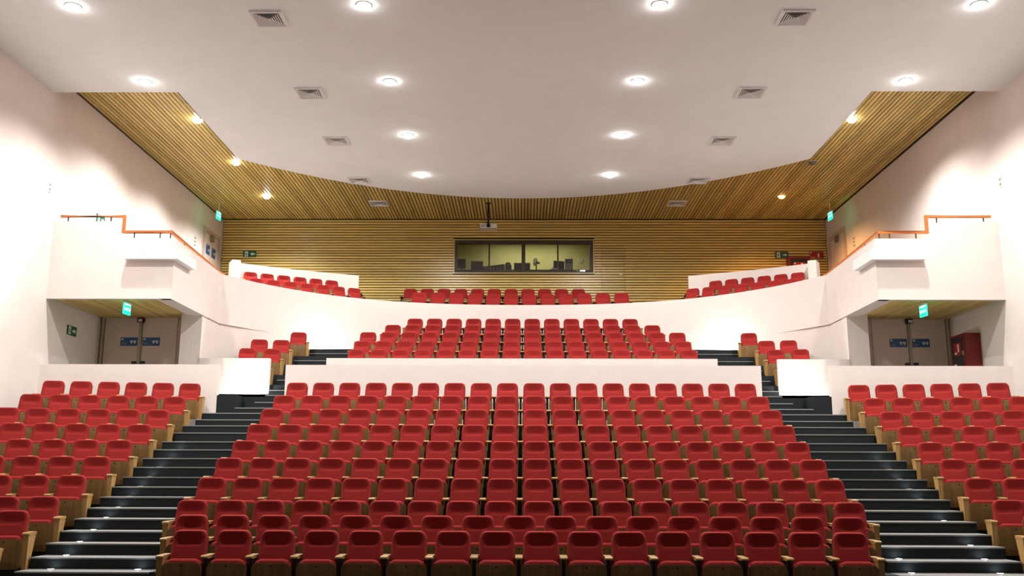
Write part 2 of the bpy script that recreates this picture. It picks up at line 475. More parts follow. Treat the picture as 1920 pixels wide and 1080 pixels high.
# slatted back wall with the control-booth window and a slatted door in it
WX0, WX1, WZ0, WZ1 = -2.46, 2.50, 8.80, 10.00
bw = MB()
bw.box(-XW, WX0, YB + .03, YB + .2, 5.6, ZS + .2).box(WX1, XW, YB + .03, YB + .2, 5.6, ZS + .2)
bw.box(WX0, WX1, YB + .03, YB + .2, 5.6, WZ0).box(WX0, WX1, YB + .03, YB + .2, WZ1, ZS + .2)
bw = struct(bw.build('wall_back', M['back']))
sm = slat_mesh('slat', M['wslat'])
D0, D1, DZ = 2.80, 3.62, 9.82
door_b = thing('door_1', None, None)
struct(door_b)
MB().box(D0, D1, YB + .005, YB + .04, 7.65, DZ).build('leaf', M['back'], door_b)
z = 7.02
P_ = 0.0963
while z < ZS - .02:
    z1 = min(z + .066, ZS - .005)
    y0, y1 = YB - .03, YB + .03
    if z1 > WZ0 - .02 and z < WZ1 + .02:
        slat(sm, -XW + .02, WX0 - .04, y0, y1, z, z1, bw)
        if z > 7.65 and z1 < DZ:
            slat(sm, WX1 + .04, D0 - .008, y0, y1, z, z1, bw)
            slat(sm, D1 + .008, XW - .02, y0, y1, z, z1, bw)
            slat(sm, D0, D1, y0 + .004, y1, z, z1, door_b)
        else:
            slat(sm, WX1 + .04, XW - .02, y0, y1, z, z1, bw)
    elif z > 7.65 and z1 < DZ:
        slat(sm, -XW + .02, D0 - .008, y0, y1, z, z1, bw)
        slat(sm, D1 + .008, XW - .02, y0, y1, z, z1, bw)
        slat(sm, D0, D1, y0 + .004, y1, z, z1, door_b)
    else:
        slat(sm, -XW + .02, XW - .02, y0, y1, z, z1, bw)
    z += P_
MB().cyl((D1 - .12, YB - .07, 8.72), .03, .05, 1, 12).box(D1 - .20, D1 - .10, YB - .085, YB - .065, 8.71, 8.735).build('door_handle', M['white'], door_b)
# booth window: bronze frame, centre mullion, two lighter stiles, four panes
win = thing('window_1', None, None)
struct(win)
f = MB()
y0, y1 = YB - .035, YB + .16
f.box(WX0, WX0 + .10, y0, y1, WZ0, WZ1).box(WX1 - .12, WX1, y0, y1, WZ0, WZ1)
f.box(WX0 + .10, WX1 - .12, y0, y1, WZ1 - .125, WZ1).box(WX0 + .10, WX1 - .12, y0, y1, WZ0, WZ0 + .05)
f.build('window_frame', M['frame'], win)
MB().box(-.06, .075, YB + .0, YB + .1, WZ0 + .05, WZ1 - .125).build('mullion', M['frame'], win)
for xx in (-1.22, 1.24): MB().box(xx - .028, xx + .028, YB + .04, YB + .1, WZ0 + .05, WZ1 - .125).build('mullion', M['frame'], win)
for a, b in ((WX0 + .1, -1.248), (-1.192, -.06), (.075, 1.212), (1.268, WX1 - .12)):
    MB().box(a, b, YB + .066, YB + .074, WZ0 + .05, WZ1 - .125).build('pane', M['glass'], win)
wt = MB()
for a, b, c, d in ((WX0 - .03, WX0, WZ0 - .03, WZ1 + .03), (WX1, WX1 + .03, WZ0 - .03, WZ1 + .03), (WX0, WX1, WZ1, WZ1 + .03), (WX0, WX1, WZ0 - .03, WZ0)):
    wt.box(a, b, YB - .04, YB + .03, c, d)
wt.build('casing', M['wslat'], win)
# control booth behind the glass
for nm, bx in (('wall_booth_back', (-3.4, 3.4, 36.4, 36.6, 7.65, 10.65)), ('wall_booth_left', (-3.6, -3.4, YB + .2, 36.6, 7.65, 10.65)),
               ('wall_booth_right', (3.4, 3.6, YB + .2, 36.6, 7.65, 10.65)), ('ceiling_booth', (-3.6, 3.6, YB + .2, 36.6, 10.65, 10.75)),
               ('floor_booth', (-3.6, 3.6, YB + .2, 36.6, 7.5, 7.65))):
    struct(MB().box(*bx).build(nm, M['booth']))
L = bpy.data.lights.new('booth_lamp', 'AREA'); L.energy = BOOTH_W; L.size = 3.0; L.size_y = 0.6; L.shape = 'RECTANGLE'; L.color = (1.0, 0.98, 0.78)
lo = bpy.data.objects.new('booth_lamp', L); C.objects.link(lo); lo.location = (0.3, 35.3, 10.6)

# doors of the lower entries: two leaves, astragal post, closer, handles, push signs
for k, s in enumerate((-1, 1)):
    d = thing('door_%d' % (k + 2), None, None); struct(d)
    xc = s * 9.80
    for j in (-1, 1):
        lf = MB().box(*sorted((xc + j * .04, xc + j * .93)), 24.26, 24.32, LAND, 5.70).build('leaf', M['door'], d)
        MB().box(*sorted((xc + j * .06, xc + j * .16)), 24.19, 24.26, 4.44, 4.50).build('handle', M['dark'], lf)
    f = MB()
    f.box(xc - 1.02, xc - .95, 24.24, 24.32, LAND, 5.77).box(xc + .95, xc + 1.02, 24.24, 24.32, LAND, 5.77).box(xc - .95, xc + .95, 24.24, 24.32, 5.71, 5.77)
    f.build('door_frame', M['jamb'], d)
    MB().box(xc - .035, xc + .035, 24.22, 24.30, LAND, 5.62).build('post', M['post'], d)
    cl = MB().box(xc - .075, xc + .075, 24.14, 24.26, 5.50, 5.68).build('closer', M['iron'], d)
    MB().box(xc - .04, xc + .06, 24.125, 24.15, 5.51, 5.58).build('closer_cover', M['signwhite'], cl)
# doors of the balcony side aisles
for k, s in enumerate((-1, 1)):
    d = thing('door_%d' % (k + 4), None, None); struct(d)
    xi = XW - .06
    MB().box(*sorted((s * (XW - .02), s * (XW + .02))), 31.55, 33.0, 7.65, 9.85).build('leaf', M['door'], d)
    f = MB()
    for a, b, c, e in ((31.42, 31.55, 7.65, 9.99), (33.0, 33.13, 7.65, 9.99), (31.55, 33.0, 9.85, 9.99)):
        f.box(*sorted((s * xi, s * XW)), a, b, c, e)
    f.build('door_frame', M['jamb'], d)
    MB().box(*sorted((s * (XW - .12), s * (XW - .03))), 32.1, 32.3, 9.62, 9.84).build('closer', M['post'], d)

# ------------------------------------------------------------------ seats
def seat_parts():
    """The five shapes of one tip-up seat, origin on the floor under the top of its backrest, facing -y."""
    P = {}
    # backrest: padded, rounded top, leaning; a scooped head panel that tips forward above a crease
    NU, Z0, Z1 = 12, .45, .95
    zsamp = [.45, .55, .66, .735, .758, .772, .80, .83, .86, .885, .905, .922, .932, .941, .947, .95]
    def hw(z):
        base = .238 - .022 * (z - Z0) / (Z1 - Z0)
        r = .085
        if z > Z1 - r:
            q = (z - (Z1 - r)) / r
            return base - r + r * math.sqrt(max(0, 1 - q * q)) + .0
        return base
    def yc(z): return -.115 * (1 - (z - Z0) / (Z1 - Z0)) + .0
    def front(u, z):
        zk = .762 + .075 * max(0, min(1, (abs(u) - .58) / .32)) ** 1.8
        if z <= zk: d = .055 + .030 * max(0, min(1, (.765 - z) / .2))
        else:
            q = min(1, (z - .765) / (Z1 - .765))
            b = max(0.0, 1 - (abs(u) / .91) ** 3.4)
            d = .055 - .053 * b * (1 - q) * min(1, (z - zk) / .012) + .006 * q
        e = max(0.0, 1 - abs(u) ** 7) ** .5
        t = max(0.0, 1 - max(0, (z - (Z1 - .02)) / .02) ** 2.2) ** .5
        return yc(z) - d * e * t
    m = MB(); nu = NU + 1
    us = [-1, -.965, -.89, -.80, -.70, -.58, -.3, 0, .3, .58, .70, .80, .89, .965, 1]
    nu = len(us)
    fv = [(u * hw(z), front(u, z), z) for z in zsamp for u in us]
    bv = [(u * hw(z), yc(z) + (.014 if (abs(u) < .99 and z < .9499) else 0), z) for z in zsamp for u in us]
    nz = len(zsamp)
    ff = [(j * nu + i, j * nu + i + 1, (j + 1) * nu + i + 1, (j + 1) * nu + i) for j in range(nz - 1) for i in range(nu - 1)]
    m.add(fv, ff, 0, True)
    m.add(bv, [q[::-1] for q in ff], 0, True)
    P['backrest'] = (m, M['fabric'])
    # plywood shell behind the backrest
    m = MB()
    zs = [.20, .40, .60, .75, .85, .905, .93]
    def hs(z): return .225 if z < .86 else .225 - .09 * ((z - .86) / .07) ** 2
    prof = [(hs(z), z) for z in zs] + [(-hs(z), z) for z in zs[::-1]]
    v = [(x, yc(max(z, Z0)) + .016 + (0 if z >= Z0 else -.0), z) for x, z in prof]
    v2 = [(x, y + .014, z) for x, y, z in v]
    k = len(v)
    m.add(v + v2, [tuple(range(k)), tuple(range(k, 2 * k))[::-1]] + [(i, i + k, (i + 1) % k + k, (i + 1) % k) for i in range(k)])
    P['back_shell'] = (m, M['oak'])
    # tipped-up cushion: rounded pad whose top edge shows as a red band
    m = MB()
    sec = [(-.290, .30), (-.293, .56), (-.290, .585), (-.270, .604), (-.245, .611), (-.215, .606), (-.190, .585), (-.180, .55), (-.17, .30)]
    usx = [-1, -.95, -.85, -.6, 0, .6, .85, .95, 1]
    rows = []
    for u in usx:
        drop = .075 * max(0, (abs(u) - .6) / .4) ** 2.2
        rows.append([(u * .243, y, (z - drop) if z > .4 else z) for y, z in sec])
    kk = len(sec)
    v = [p for r in rows for p in r]
    f = [(i * kk + j, (i + 1) * kk + j, (i + 1) * kk + (j + 1) % kk, i * kk + (j + 1) % kk) for i in range(len(usx) - 1) for j in range(kk)]
    f += [tuple(range(kk)), tuple(range((len(usx) - 1) * kk, len(usx) * kk))[::-1]]
    m.add(v, f, 0, True)
    P['seat_cushion'] = (m, M['fabric'])
    # plywood pan of the seat, its underside facing the stage, with a finger hole near the top
    m = MB()
    pr = [(-.250, .15), (.250, .15)]
    r = .075
    pr = [(-.205, .155), (.205, .155), (.245, .185)]
    for a in range(0, 7):
        t = a / 6 * PI / 2
        pr.append((.250 - r + r * math.cos(t), .563 - r + r * math.sin(t)))
    pr = pr + [(-x, z) for x, z in pr[::-1] if abs(x) > .21 or z > .4]
    def bulge(x, z): return -.300 - .012 * (1 - (x / .25) ** 2) - .010 * math.sin(PI * (z - .12) / .44)
    k = len(pr)
    cx = (0, .35)
    ring = [(x * .55, .35 + (z - .35) * .55) for x, z in pr]
    v = [(x, bulge(x, z), z) for x, z in pr] + [(x, bulge(x, z), z) for x, z in ring] + [(0, bulge(0, .35), .35)] \
        + [(x, bulge(x, z) + .016, z) for x, z in pr]
    f = [(i, (i + 1) % k, k + (i + 1) % k, k + i) for i in range(k)] + [(k + i, k + (i + 1) % k, 2 * k) for i in range(k)]
    f += [((i + 1) % k, i, 2 * k + 1 + i, 2 * k + 1 + (i + 1) % k) for i in range(k)] + [tuple(2 * k + 1 + i for i in range(k))[::-1]]
    m.add(v, f, 0, False)
    hz = .527
    m.add([(.013 * math.cos(2 * PI * i / 10), bulge(0, hz) - .004, hz + .010 * math.sin(2 * PI * i / 10)) for i in range(10)], [tuple(range(10))], 1)
    P['seat_pan'] = (m, [M['oak'], M['hole']])
    return P
def arm_shape():
    m = MB()
    pr = [(-.300, .615), (-.312, .622), (-.316, .634), (-.308, .647), (-.285, .653), (.03, .655), (.045, .640), (.045, .615)]
    m.prism(pr, -.046, .046, 0)
    return m
def iron_shape():
    m = MB()
    m.prism([(-.20, .30), (.02, .30), (.03, .615), (-.25, .615)], -.022, .022, 0)
    m.box(-.02, .02, -.16, -.06, .0, .32)
    m.box(-.035, .035, -.22, .0, .0, .012)
    return m
def panel_shape():
    m = MB()
    pr = [(-.285, .035), (-.17, .035), (.030, .58), (.035, .615), (-.300, .615), (-.296, .30)]
    def w(z): return .024 + .016 * min(1, (z - .03) / .35)
    k = len(pr)
    v = [(-w(z), y, z) for y, z in pr] + [(w(z), y, z) for y, z in pr]
    m.add(v, [tuple(range(k))[::-1], tuple(range(k, 2 * k))] + [(i, (i + 1) % k, (i + 1) % k + k, i + k) for i in range(k)])
    m.box(-.016, .016, -.27, -.19, 0, .04)
    return m
PARTS = seat_parts()
ME = {k: m.mesh(k, mm) for k, (m, mm) in PARTS.items()}
ME['armrest'] = arm_shape().mesh('armrest', M['arm'])
ME['arm_support'] = iron_shape().mesh('arm_support', M['iron'])
ME['end_panel'] = panel_shape().mesh('end_panel', M['arm'])
bm_ = MB().cyl((0, 0, 0), .014, .006, 0, 10)
ME['bolt'] = bm_.mesh('bolt', M['iron'])
PITCH_S = 0.56
def seat(x, y, z, rz, label, group, left_end=False, right_end=False):
    """left/right as seen from the stage (the camera's side)."""
    t = thing('theatre_seat', label, 'seat', (x, y, z), rz, group)
    tilt = random.uniform(-.006, .006)
    for k in ('backrest', 'back_shell', 'seat_cushion', 'seat_pan'):
        o = link(k, ME[k], t)
        if k in ('seat_cushion', 'seat_pan'): o.location.y = tilt
    h = PITCH_S / 2
    link('armrest', ME['armrest'], t, (h, 0, 0))
    def end(sx):
        p = link('end_panel', ME['end_panel'], t, (sx * h, 0, 0))
        link('bolt', ME['bolt'], p, (sx * .036 - (.003 if sx < 0 else .003), -.19, .27))
    if right_end: end(1)
    else: link('arm_support', ME['arm_support'], t, (h, 0, 0))
    if left_end:
        link('armrest', ME['armrest'], t, (-h, 0, 0))
        end(-1)
    return t
def from_aisle(i, n):
    return '%s from the left aisle' % ORD[i] if i < n / 2 else '%s from the right aisle' % ORD[n - 1 - i]
# lower centre block
for r, (n, xc) in enumerate([(16, -.05), (17, -.05)] + [(18, -.05)] * 8):
    for i in range(n):
        seat(xc + (i - (n - 1) / 2) * PITCH_S, YR[r], FL[r], 0,
             'red folding theatre seat, %s, %s row of the lower centre block' % (from_aisle(i, n), ORD[r]),
             'seats of the lower centre block', i == 0, i == n - 1)
# upper centre block
for r, n in enumerate((16, 16, 16, 14, 12)):
    for i in range(n):
        seat(-.02 + (i - (n - 1) / 2) * PITCH_S, YU[r], FU[r], 0,
             'red folding theatre seat, %s, %s row of the upper centre block' % (from_aisle(i, n), ORD[r]),
             'seats of the upper centre block', i == 0, i == n - 1)
# lower side blocks, rows turned towards the stage
NS = {-1: [1, 2, 2, 3, 4, 4, 5, 6, 6, 6], 1: [1, 1, 2, 2, 3, 4, 4, 5, 6, 6]}
for s in (-1, 1):
    for r in range(10):
        n = NS[s][r]
        for i in range(n):
            x = s * (7.3 + i * PITCH_S * math.cos(PHI))
            y = 21.0 - .87 * (9 - r) - i * PITCH_S * math.sin(PHI)
            z = FL[r] + .03 if r else .012
            seat(x, y, z, -s * PHI,
                 'red folding theatre seat, %s from the aisle, %s row of the lower %s block' % (ORD[i], ORD[r], SIDE[s]),
                 'seats of the lower %s block' % SIDE[s], (i == 0 if s > 0 else i == n - 1), (i == 0 if s < 0 else i == n - 1))
# upper side blocks beside the entries
UP = [(24.1, 4.57, [6.62]), (24.85, 4.91, [6.55, 7.16]), (25.75, 5.27, [6.55, 7.12]), (26.6, 5.61, [6.29])]
for s in (-1, 1):
    xa, xb = sorted((s * 6.2, s * 8.0))
    for r, (y, zt, xl) in enumerate(UP):
        z = zt - .95
        MB().box(xa, xb, y - .5, y + .38, z - .5, z).build('seating_tier', M['step'], floor)
        for i, x in enumerate(xl):
            seat(s * x, y - .1 * i, z, -s * math.radians(8),
                 'red folding theatre seat, %s from the stair, %s row of the upper %s block' % (ORD[i], ORD[r], SIDE[s]),
                 'seats of the upper %s block' % SIDE[s], (i == 0 if s > 0 else i == len(xl) - 1), (i == 0 if s < 0 else i == len(xl) - 1))
# balcony seating: past the first three hundred seats, one object
bal = MB()
BMAT = [M['fabric'], M['oak'], M['hole'], M['arm'], M['iron']]
shapes = [(PARTS['backrest'][0], 0), (PARTS['back_shell'][0], 1), (PARTS['seat_cushion'][0], 0), (PARTS['seat_pan'][0], 1)]
a_, i_ = arm_shape(), iron_shape()
def bseat(x, y, z, rz, sc=1.0):
    c, s_ = math.cos(rz), math.sin(rz)
    for (m, mi), dx in [(q, 0) for q in shapes] + [((a_, 3), .28), ((a_, 3), -.28), ((i_, 4), .28), ((i_, 4), -.28)]:
        v = [((p[0] + dx) * sc, p[1] * sc, p[2] * sc) for p in m.v]
        v = [(x + p[0] * c - p[1] * s_, y + p[0] * s_ + p[1] * c, z + p[2]) for p in v]
        o = len(bal.v); bal.v += v
        bal.f += [tuple(i + o for i in f) for f in m.f]
        bal.mi += [mi + j for j in m.mi]; bal.sm += m.sm
for i in range(12):
    x = -3.31 + i * .5855
    bseat(x, 30.1 + .28 * (1 - (x / 3.3) ** 2), 7.43 - .99, 0, 1.04)
for i in range(11):
    bseat(-3.85 + i * .573, 32.2, 7.96 - .96, 0, 1.01)
for s in (-1, 1):
    A, B = Vector((s * 8.07, 27.69)), Vector((s * 5.88, 28.91))
    t = (B - A).normalized(); nrm = Vector((t.y, -t.x)) if s < 0 else Vector((-t.y, t.x))
    rz = math.atan2(t.y, t.x) if s < 0 else math.atan2(-t.y, -t.x)
    for i in range(6):
        q = A + t * (i * .497)
        bseat(q.x, q.y, 7.575 - .86, rz, .9)
    for i in range(7):
        q = A + t * (i * .497 + .02) + nrm * .62
        bseat(q.x, q.y, 7.275 - .86, rz, .9)
tag(bal.build('balcony_seating', BMAT), 'rows of small red folding seats up behind the curved balcony parapet', 'seating', None, 'stuff')

# ------------------------------------------------------------------ lights
def spot(parent, energy, angle, blend, z=-.03, col=(1.0, .965, .92), r=.06):
    L = bpy.data.lights.new('downlight_lamp', 'SPOT')
    L.energy = energy; L.spot_size = angle; L.spot_blend = blend; L.shadow_soft_size = r; L.color = col
    o = bpy.data.objects.new('downlight_lamp', L); C.objects.link(o)
    o.parent = parent; o.location = (0, 0, z)
    return o
def ring_mesh(r0, r1, h):
    m = MB(); n = 28
    v = []
    for r, z in ((r0, 0), (r1, 0), (r1 - .004, -h), (r0, -h * .7)):
        v += [(r * math.cos(2 * PI * i / n), r * math.sin(2 * PI * i / n), z) for i in range(n)]
    f = []
    for k in range(4):
        k2 = (k + 1) % 4
        f += [(k * n + i, k * n + (i + 1) % n, k2 * n + (i + 1) % n, k2 * n + i) for i in range(n)]
    m.add(v, f, 0, True)
    return m
RING = ring_mesh(.118, .150, .012).mesh('trim_ring', M['white'])
def lens(mt):  # dome shape imitates the round bloom of a lit recessed lamp
    m = MB(); n = 28; prof = [(.118, .0), (.113, -.028), (.098, -.054), (.072, -.075), (.038, -.087)]
    v = [(r * math.cos(2 * PI * i / n), r * math.sin(2 * PI * i / n), z) for r, z in prof for i in range(n)] + [(0, 0, -.090)]
    f = [(j * n + i, j * n + (i + 1) % n, (j + 1) * n + (i + 1) % n, (j + 1) * n + i) for j in range(4) for i in range(n)]
    f += [(4 * n + i, 4 * n + (i + 1) % n, 5 * n) for i in range(n)] + [tuple(range(n))]
    return m.add(v, f, 0, True).mesh('lens', mt)
LENS = lens(M['lamp']); LENSW = lens(M['lampwarm']); LENSO = lens(M['lampoff'])
def downlight(x, y, z, label, group, energy, ln=None, col=(1.0, .965, .92), angle=144, blend=.8):
    t = thing('ceiling_downlight', label, 'light', (x, y, z), 0, group)
    link('trim_ring', RING, t)
    link('lens', ln or LENS, t)
    if energy: spot(t, energy, math.radians(angle), blend, -.16, col)
    return t
for s, xl in ((-1, -2.99), (1, 2.54)):
    for k, y in enumerate((13.15, 16.58, 20.11, 23.54, 26.97)):
        downlight(xl, y, zc(y), 'round recessed downlight, %s from the stage in the inner %s row of the white ceiling' % (ORD[k], SIDE[s]),
                  'downlights of the inner rows', DOWN_W * (.62, .74, .74, .28, .42)[k], angle=(160, 160, 160, 168, 175)[k], blend=(.9, .9, .9, .7, .3)[k])
for s in (-1, 1):
    for k, y in enumerate((13.15, 16.6, 20.11)):
        downlight(s * 8.48, y, ZC, 'round recessed downlight, %s from the stage in the outer %s row of the white ceiling' % (ORD[k], SIDE[s]),
                  'downlights of the outer rows', SIDE_W * (.5, .85, .72)[k])
    for k, y in enumerate((23.66, 27.1, 30.57)):
        e, ln, col = SIDE_W, LENS, (1.0, .965, .92)
        look = 'bright white'
        if s > 0 and k == 1: e, ln, look = 0, LENSO, 'unlit'
        if s > 0 and k == 2: e, ln, col, look = SIDE_W * .8, LENSW, (1.0, .50, .17), 'warm orange'
        downlight(s * 8.52, y, ZS, '%s round downlight, %s along the slatted wood ceiling on the %s' % (look, ORD[k], SIDE[s]),
                  'downlights in the slatted ceiling', e, ln, col)

# ceiling air diffusers: square frame and four louvred faces rising to a point
def vent_meshes():
    f = MB(); h, q = .31, .265
    for a, b, c, d in ((-h, h, -h, -q), (-h, h, q, h), (-h, -q, -q, q), (q, h, -q, q)):
        f.box(a, b, c, d, -.040, .004)
    out = [('frame', f.mesh('frame', M['vent']))]
    bk = MB().box(-q, q, -q, q, -.002, .004)
    out.append(('backing', bk.mesh('backing', M['ventdark'])))
    for k in range(4):
        lv = MB()
        for j in range(6):
            r0 = q - j * .0445; r1 = r0 - .041
            z0, z1 = -.036, -.012
            c, s_ = math.cos(k * PI / 2), math.sin(k * PI / 2)
            pts = [(-r0, -r0, z0), (r0, -r0, z0), (max(r1, .004), -max(r1, .002), z1), (-max(r1, .002), -max(r1, .002), z1)]
            pts2 = [(x, y, z + .004) for x, y, z in pts]
            P8 = [(x * c - y * s_, x * s_ + y * c, z) for x, y, z in pts + pts2]
            lv.add(P8, [(0, 1, 2, 3), (7, 6, 5, 4), (0, 4, 5, 1), (1, 5, 6, 2), (2, 6, 7, 3), (3, 7, 4, 0)])
        out.append(('louvre', lv.mesh('louvre', M['vent'])))
    return out
VENT = vent_meshes()
for s, xv in ((-1, -4.91), (1, 5.20)):
    for k, y in enumerate((17.1, 20.75, 23.95, 27.48, 31.4)):
        z = zc(y) if k < 4 else ZS
        lab = ('square white air diffuser, %s from the stage in the %s row of the white ceiling' % (ORD[k], SIDE[s])) if k < 4 else \
            'square white air diffuser set in the slatted wood ceiling on the %s' % SIDE[s]
        t = thing('air_diffuser', lab, 'vent', (xv, y, z), 0, 'ceiling air diffusers')
        for nm, me in VENT: link(nm, me, t)

# step lights set into the treads
LEDM = MB().cyl((0, 0, -.004), .045, .010, 2, 16).mesh('lens', M['led'])
LEDR = ring_mesh(.045, .056, -.008).mesh('trim_ring', M['post'])
def tread(i):
    y, z = STEPS[i]; y1 = STEPS[i + 1][0] if i + 1 < len(STEPS) else y + .42
    return y, y1, z
def step_light(x, i, label):
    y, y1, z = tread(i)
    t = thing('step_light', label, 'light', (x, y1 - .09, z), 0, 'step lights in the aisle stairs')
    link('lens', LEDM, t); link('trim_ring', LEDR, t)
    L = bpy.data.lights.new('step_lamp', 'POINT'); L.energy = STEP_W * (1.0 if i < 6 else .45); L.shadow_soft_size = .02; L.color = (.75, .86, 1.0)
    o = bpy.data.objects.new('step_lamp', L); C.objects.link(o); o.parent = t; o.location = (0, -.01, .05)
for s in (-1, 1):
    idx = list(range(1, 13)) if s < 0 else [1, 2, 3, 5, 7, 8, 9, 10, 11]
    for i in idx:
        step_light(s * 6.6, i, 'small round step light, %s up on the outer edge of the %s stair' % (ORD[i], SIDE[s]))
    for i in ([1] if s < 0 else [1, 2]):
        step_light(s * 5.38, i, 'small round step light, %s up beside the centre block on the %s stair' % (ORD[i], SIDE[s]))
# upward floods at the foot of the white walls beside the upper stairs
for s in (-1, 1):
    for nm, (x, y, z), e in (('panel', (s * 6.65, 23.25, LAND), FLOOD_W * .45), ('parapet', (s * 5.75, par_y(5.75) - .35, 5.16), FLOOD_W * .5)):
        t = thing('floor_flood', 'small floor flood washing the white %s wall by the upper %s stair' % (nm, SIDE[s]), 'light', (x, y, z), 0, 'floor floods')
        MB().cyl((0, 0, 0), .055, .03, 2, 16).build('housing', M['iron'], t)
        MB().cyl((0, 0, .03), .045, .006, 2, 16).build('lens', M['led'], t)
        L = bpy.data.lights.new('flood_lamp', 'POINT'); L.energy = e; L.shadow_soft_size = .04; L.color = (1, .97, .93)
        o = bpy.data.objects.new('flood_lamp', L); C.objects.link(o); o.parent = t; o.location = (0, 0, .12)

# ------------------------------------------------------------------ balcony rails, light troughs
for s in (-1, 1):
    yr = DB + .06
    t = thing('handrail', 'orange-brown wooden handrail stepping down along the %s balcony edge' % SIDE[s], 'handrail', (0, 0, 0), 0, 'balcony handrails')
    path = [(s * 10.72, yr, 7.535), (s * 9.24, yr, 7.535), (s * 9.24, yr, 7.165), (s * (XP + .1), yr, 7.165)]
    path += [(s * (XP + .1), 25.0, 6.99), (s * (XP + .02), 25.25, 6.94)]
    MB().tube(path, .032, .031).build('rail', M['rail'], t)
    for x in (10.55, 9.48 if s > 0 else 9.55):
        MB().box(s * x - .012, s * x + .012, yr - .012, yr + .012, 7.39, 7.52).build('bracket', M['bracket'], t)
    for x in (8.98, 8.38, 8.14):
        MB().box(s * x - .012, s * x + .012, yr - .012, yr + .012, 6.99, 7.15).build('bracket', M['bracket'], t)
    for y in (22.3, 23.3, 24.3):
        zt = 7.165 - (y - yr) * (.175 / 3.6)
        MB().box(s * (XP + .1) - .012, s * (XP + .1) + .012, y - .012, y + .012, zt - .16, zt - .01).build('bracket', M['bracket'], t)
    # L-shaped white trough wrapped round the balcony corner, panel by panel
    t = thing('light_trough', 'white L-shaped light trough wrapped round the corner of the %s balcony' % SIDE[s], 'light trough', (0, 0, 0), 0, 'balcony light troughs')
    z0, z1 = 6.475, 6.72
    xo, xi = 9.05, XP - .16
    m = MB()
    m.box(*sorted((s * xi, s * xo)), DB - .17, DB - .006, z0, z0 + .03)
    m.box(*sorted((s * (XP - .16), s * (XP - .032))), DB - .006, 22.4, z0, z0 + .03)
    m.build('tray', M['trough'], t)
    for k in range(5):
        a = xi + (xo - xi) * k / 5; b = xi + (xo - xi) * (k + 1) / 5
        MB().box(*sorted((s * (a + .004), s * (b - .004))), DB - .19, DB - .17, z0, z1).build('front_panel', M['trough'], t)
    MB().box(*sorted((s * (xi - .02), s * xi)), DB - .19, 22.4, z0, z1).build('side_panel', M['trough'], t)
    MB().box(*sorted((s * xo, s * (xo + .015))), DB - .19, DB - .006, z0, z1).build('end_cap', M['trough'], t)
    MB().box(*sorted((s * xi, s * (XP - .032))), 22.385, 22.4, z0 + .03, z1).build('end_cap', M['trough'], t)

# ------------------------------------------------------------------ signs
TEXT = {}
def text(word, size, m, parent, loc, rot, name='lettering'):
    if word not in TEXT:
        cu = bpy.data.curves.new(name, 'FONT')
        cu.body = word; cu.size = size; cu.align_x = 'CENTER'; cu.align_y = 'CENTER'; cu.extrude = .001
        cu.materials.append(m)
        tmp = bpy.data.objects.new(name, cu); C.objects.link(tmp)
        dg = bpy.context.evaluated_depsgraph_get()
        TEXT[word] = bpy.data.meshes.new_from_object(tmp.evaluated_get(dg))
        bpy.data.objects.remove(tmp); bpy.data.curves.remove(cu)
    o = link(name, TEXT[word], parent, loc)
    o.rotation_euler = rot
    return o
def exit_sign(x, y, z, rz, hang, label):
    t = thing('exit_sign', label, 'sign', (x, y, z), rz, 'lit green exit signs')
    MB().box(-.165, .165, -.012, .012, -.125, .125).build('panel', M['exit'], t)
    MB().box(-.16, .16, -.03, .03, .125, .16).build('lamp_housing', M['white'], t)
    MB().box(-.012, .012, -.012, .012, .16, hang).build('hanger', M['white'], t)
    MB().box(-.13, .13, -.015, -.012, .085, .115).build('top_bar', M['exitwhite'], t)
    MB().box(-.12, .12, -.015, -.012, .052, .064).build('dark_bar', M['green'], t)
    MB().box(-.12, .12, -.015, -.012, -.080, -.066).build('dark_bar', M['green'], t)
    text('SALIDA', .098, M['exitwhite'], t, (0, -.0145, -.008), (PI / 2, 0, 0))
exit_sign(-9.17, 21.78, 5.42, math.radians(86), SOF + .035 - 5.42, 'lit green exit sign hanging under the left balcony before the entry doors')
exit_sign(9.17, 21.78, 5.40, math.radians(-86), SOF + .035 - 5.40, 'lit green exit sign hanging under the right balcony before the entry doors')
exit_sign(-10.22, 31.0, 10.21, math.radians(84), ZS - 10.21, 'lit green exit sign hanging from the slatted ceiling near the left wall')
exit_sign(10.22, 31.0, 10.21, math.radians(-84), ZS - 10.21, 'lit green exit sign hanging from the slatted ceiling near the right wall')

def push_sign(x, y, z, rz, w_, h_, label, group):
    """Blue door plate: white square, two white push marks, faint lines of print."""
    t = thing('door_sign', label, 'sign', (x, y, z), rz, group)
    MB().box(-w_ / 2, w_ / 2, -.008, 0, -h_ / 2, h_ / 2).build('plate', M['blue'], t)
    a = -w_ / 2
    MB().box(a + .02, a + .07, -.010, -.008, h_ / 2 - .07, h_ / 2 - .02).build('white_square', M['signwhite'], t)
    for k in (0, 1):
        x0 = .02 + k * .085
        mk = MB().prism([(x0, .02), (x0 + .03, -.05), (x0 + .055, -.05), (x0 + .085, .02), (x0 + .05, .03)], -.010, -.008, 1)
        mk.build('push_mark', M['signwhite'], t)
    pr = MB()
    for k in range(3): pr.box(a + .02, a + .15, -.009, -.008, -.03 - k * .024, -.018 - k * .024)
    pr.build('print', M['grey'], t)
for s in (-1, 1):
    for j, q in ((-1, 'outer' if s < 0 else 'inner'), (1, 'inner' if s < 0 else 'outer')):
        push_sign(s * 9.80 + j * .285, 24.26, 5.01, 0, .44, .215, 'blue push sign with two white marks on the %s leaf of the lower %s doors' % (q, SIDE[s]), 'blue door signs')
for y, q in ((31.95, 'first'), (32.55, 'second')):
    push_sign(-XW + .02, y, 9.28, PI / 2, .40, .34, 'blue sign on the upper left door, %s from the stage' % q, 'blue door signs')

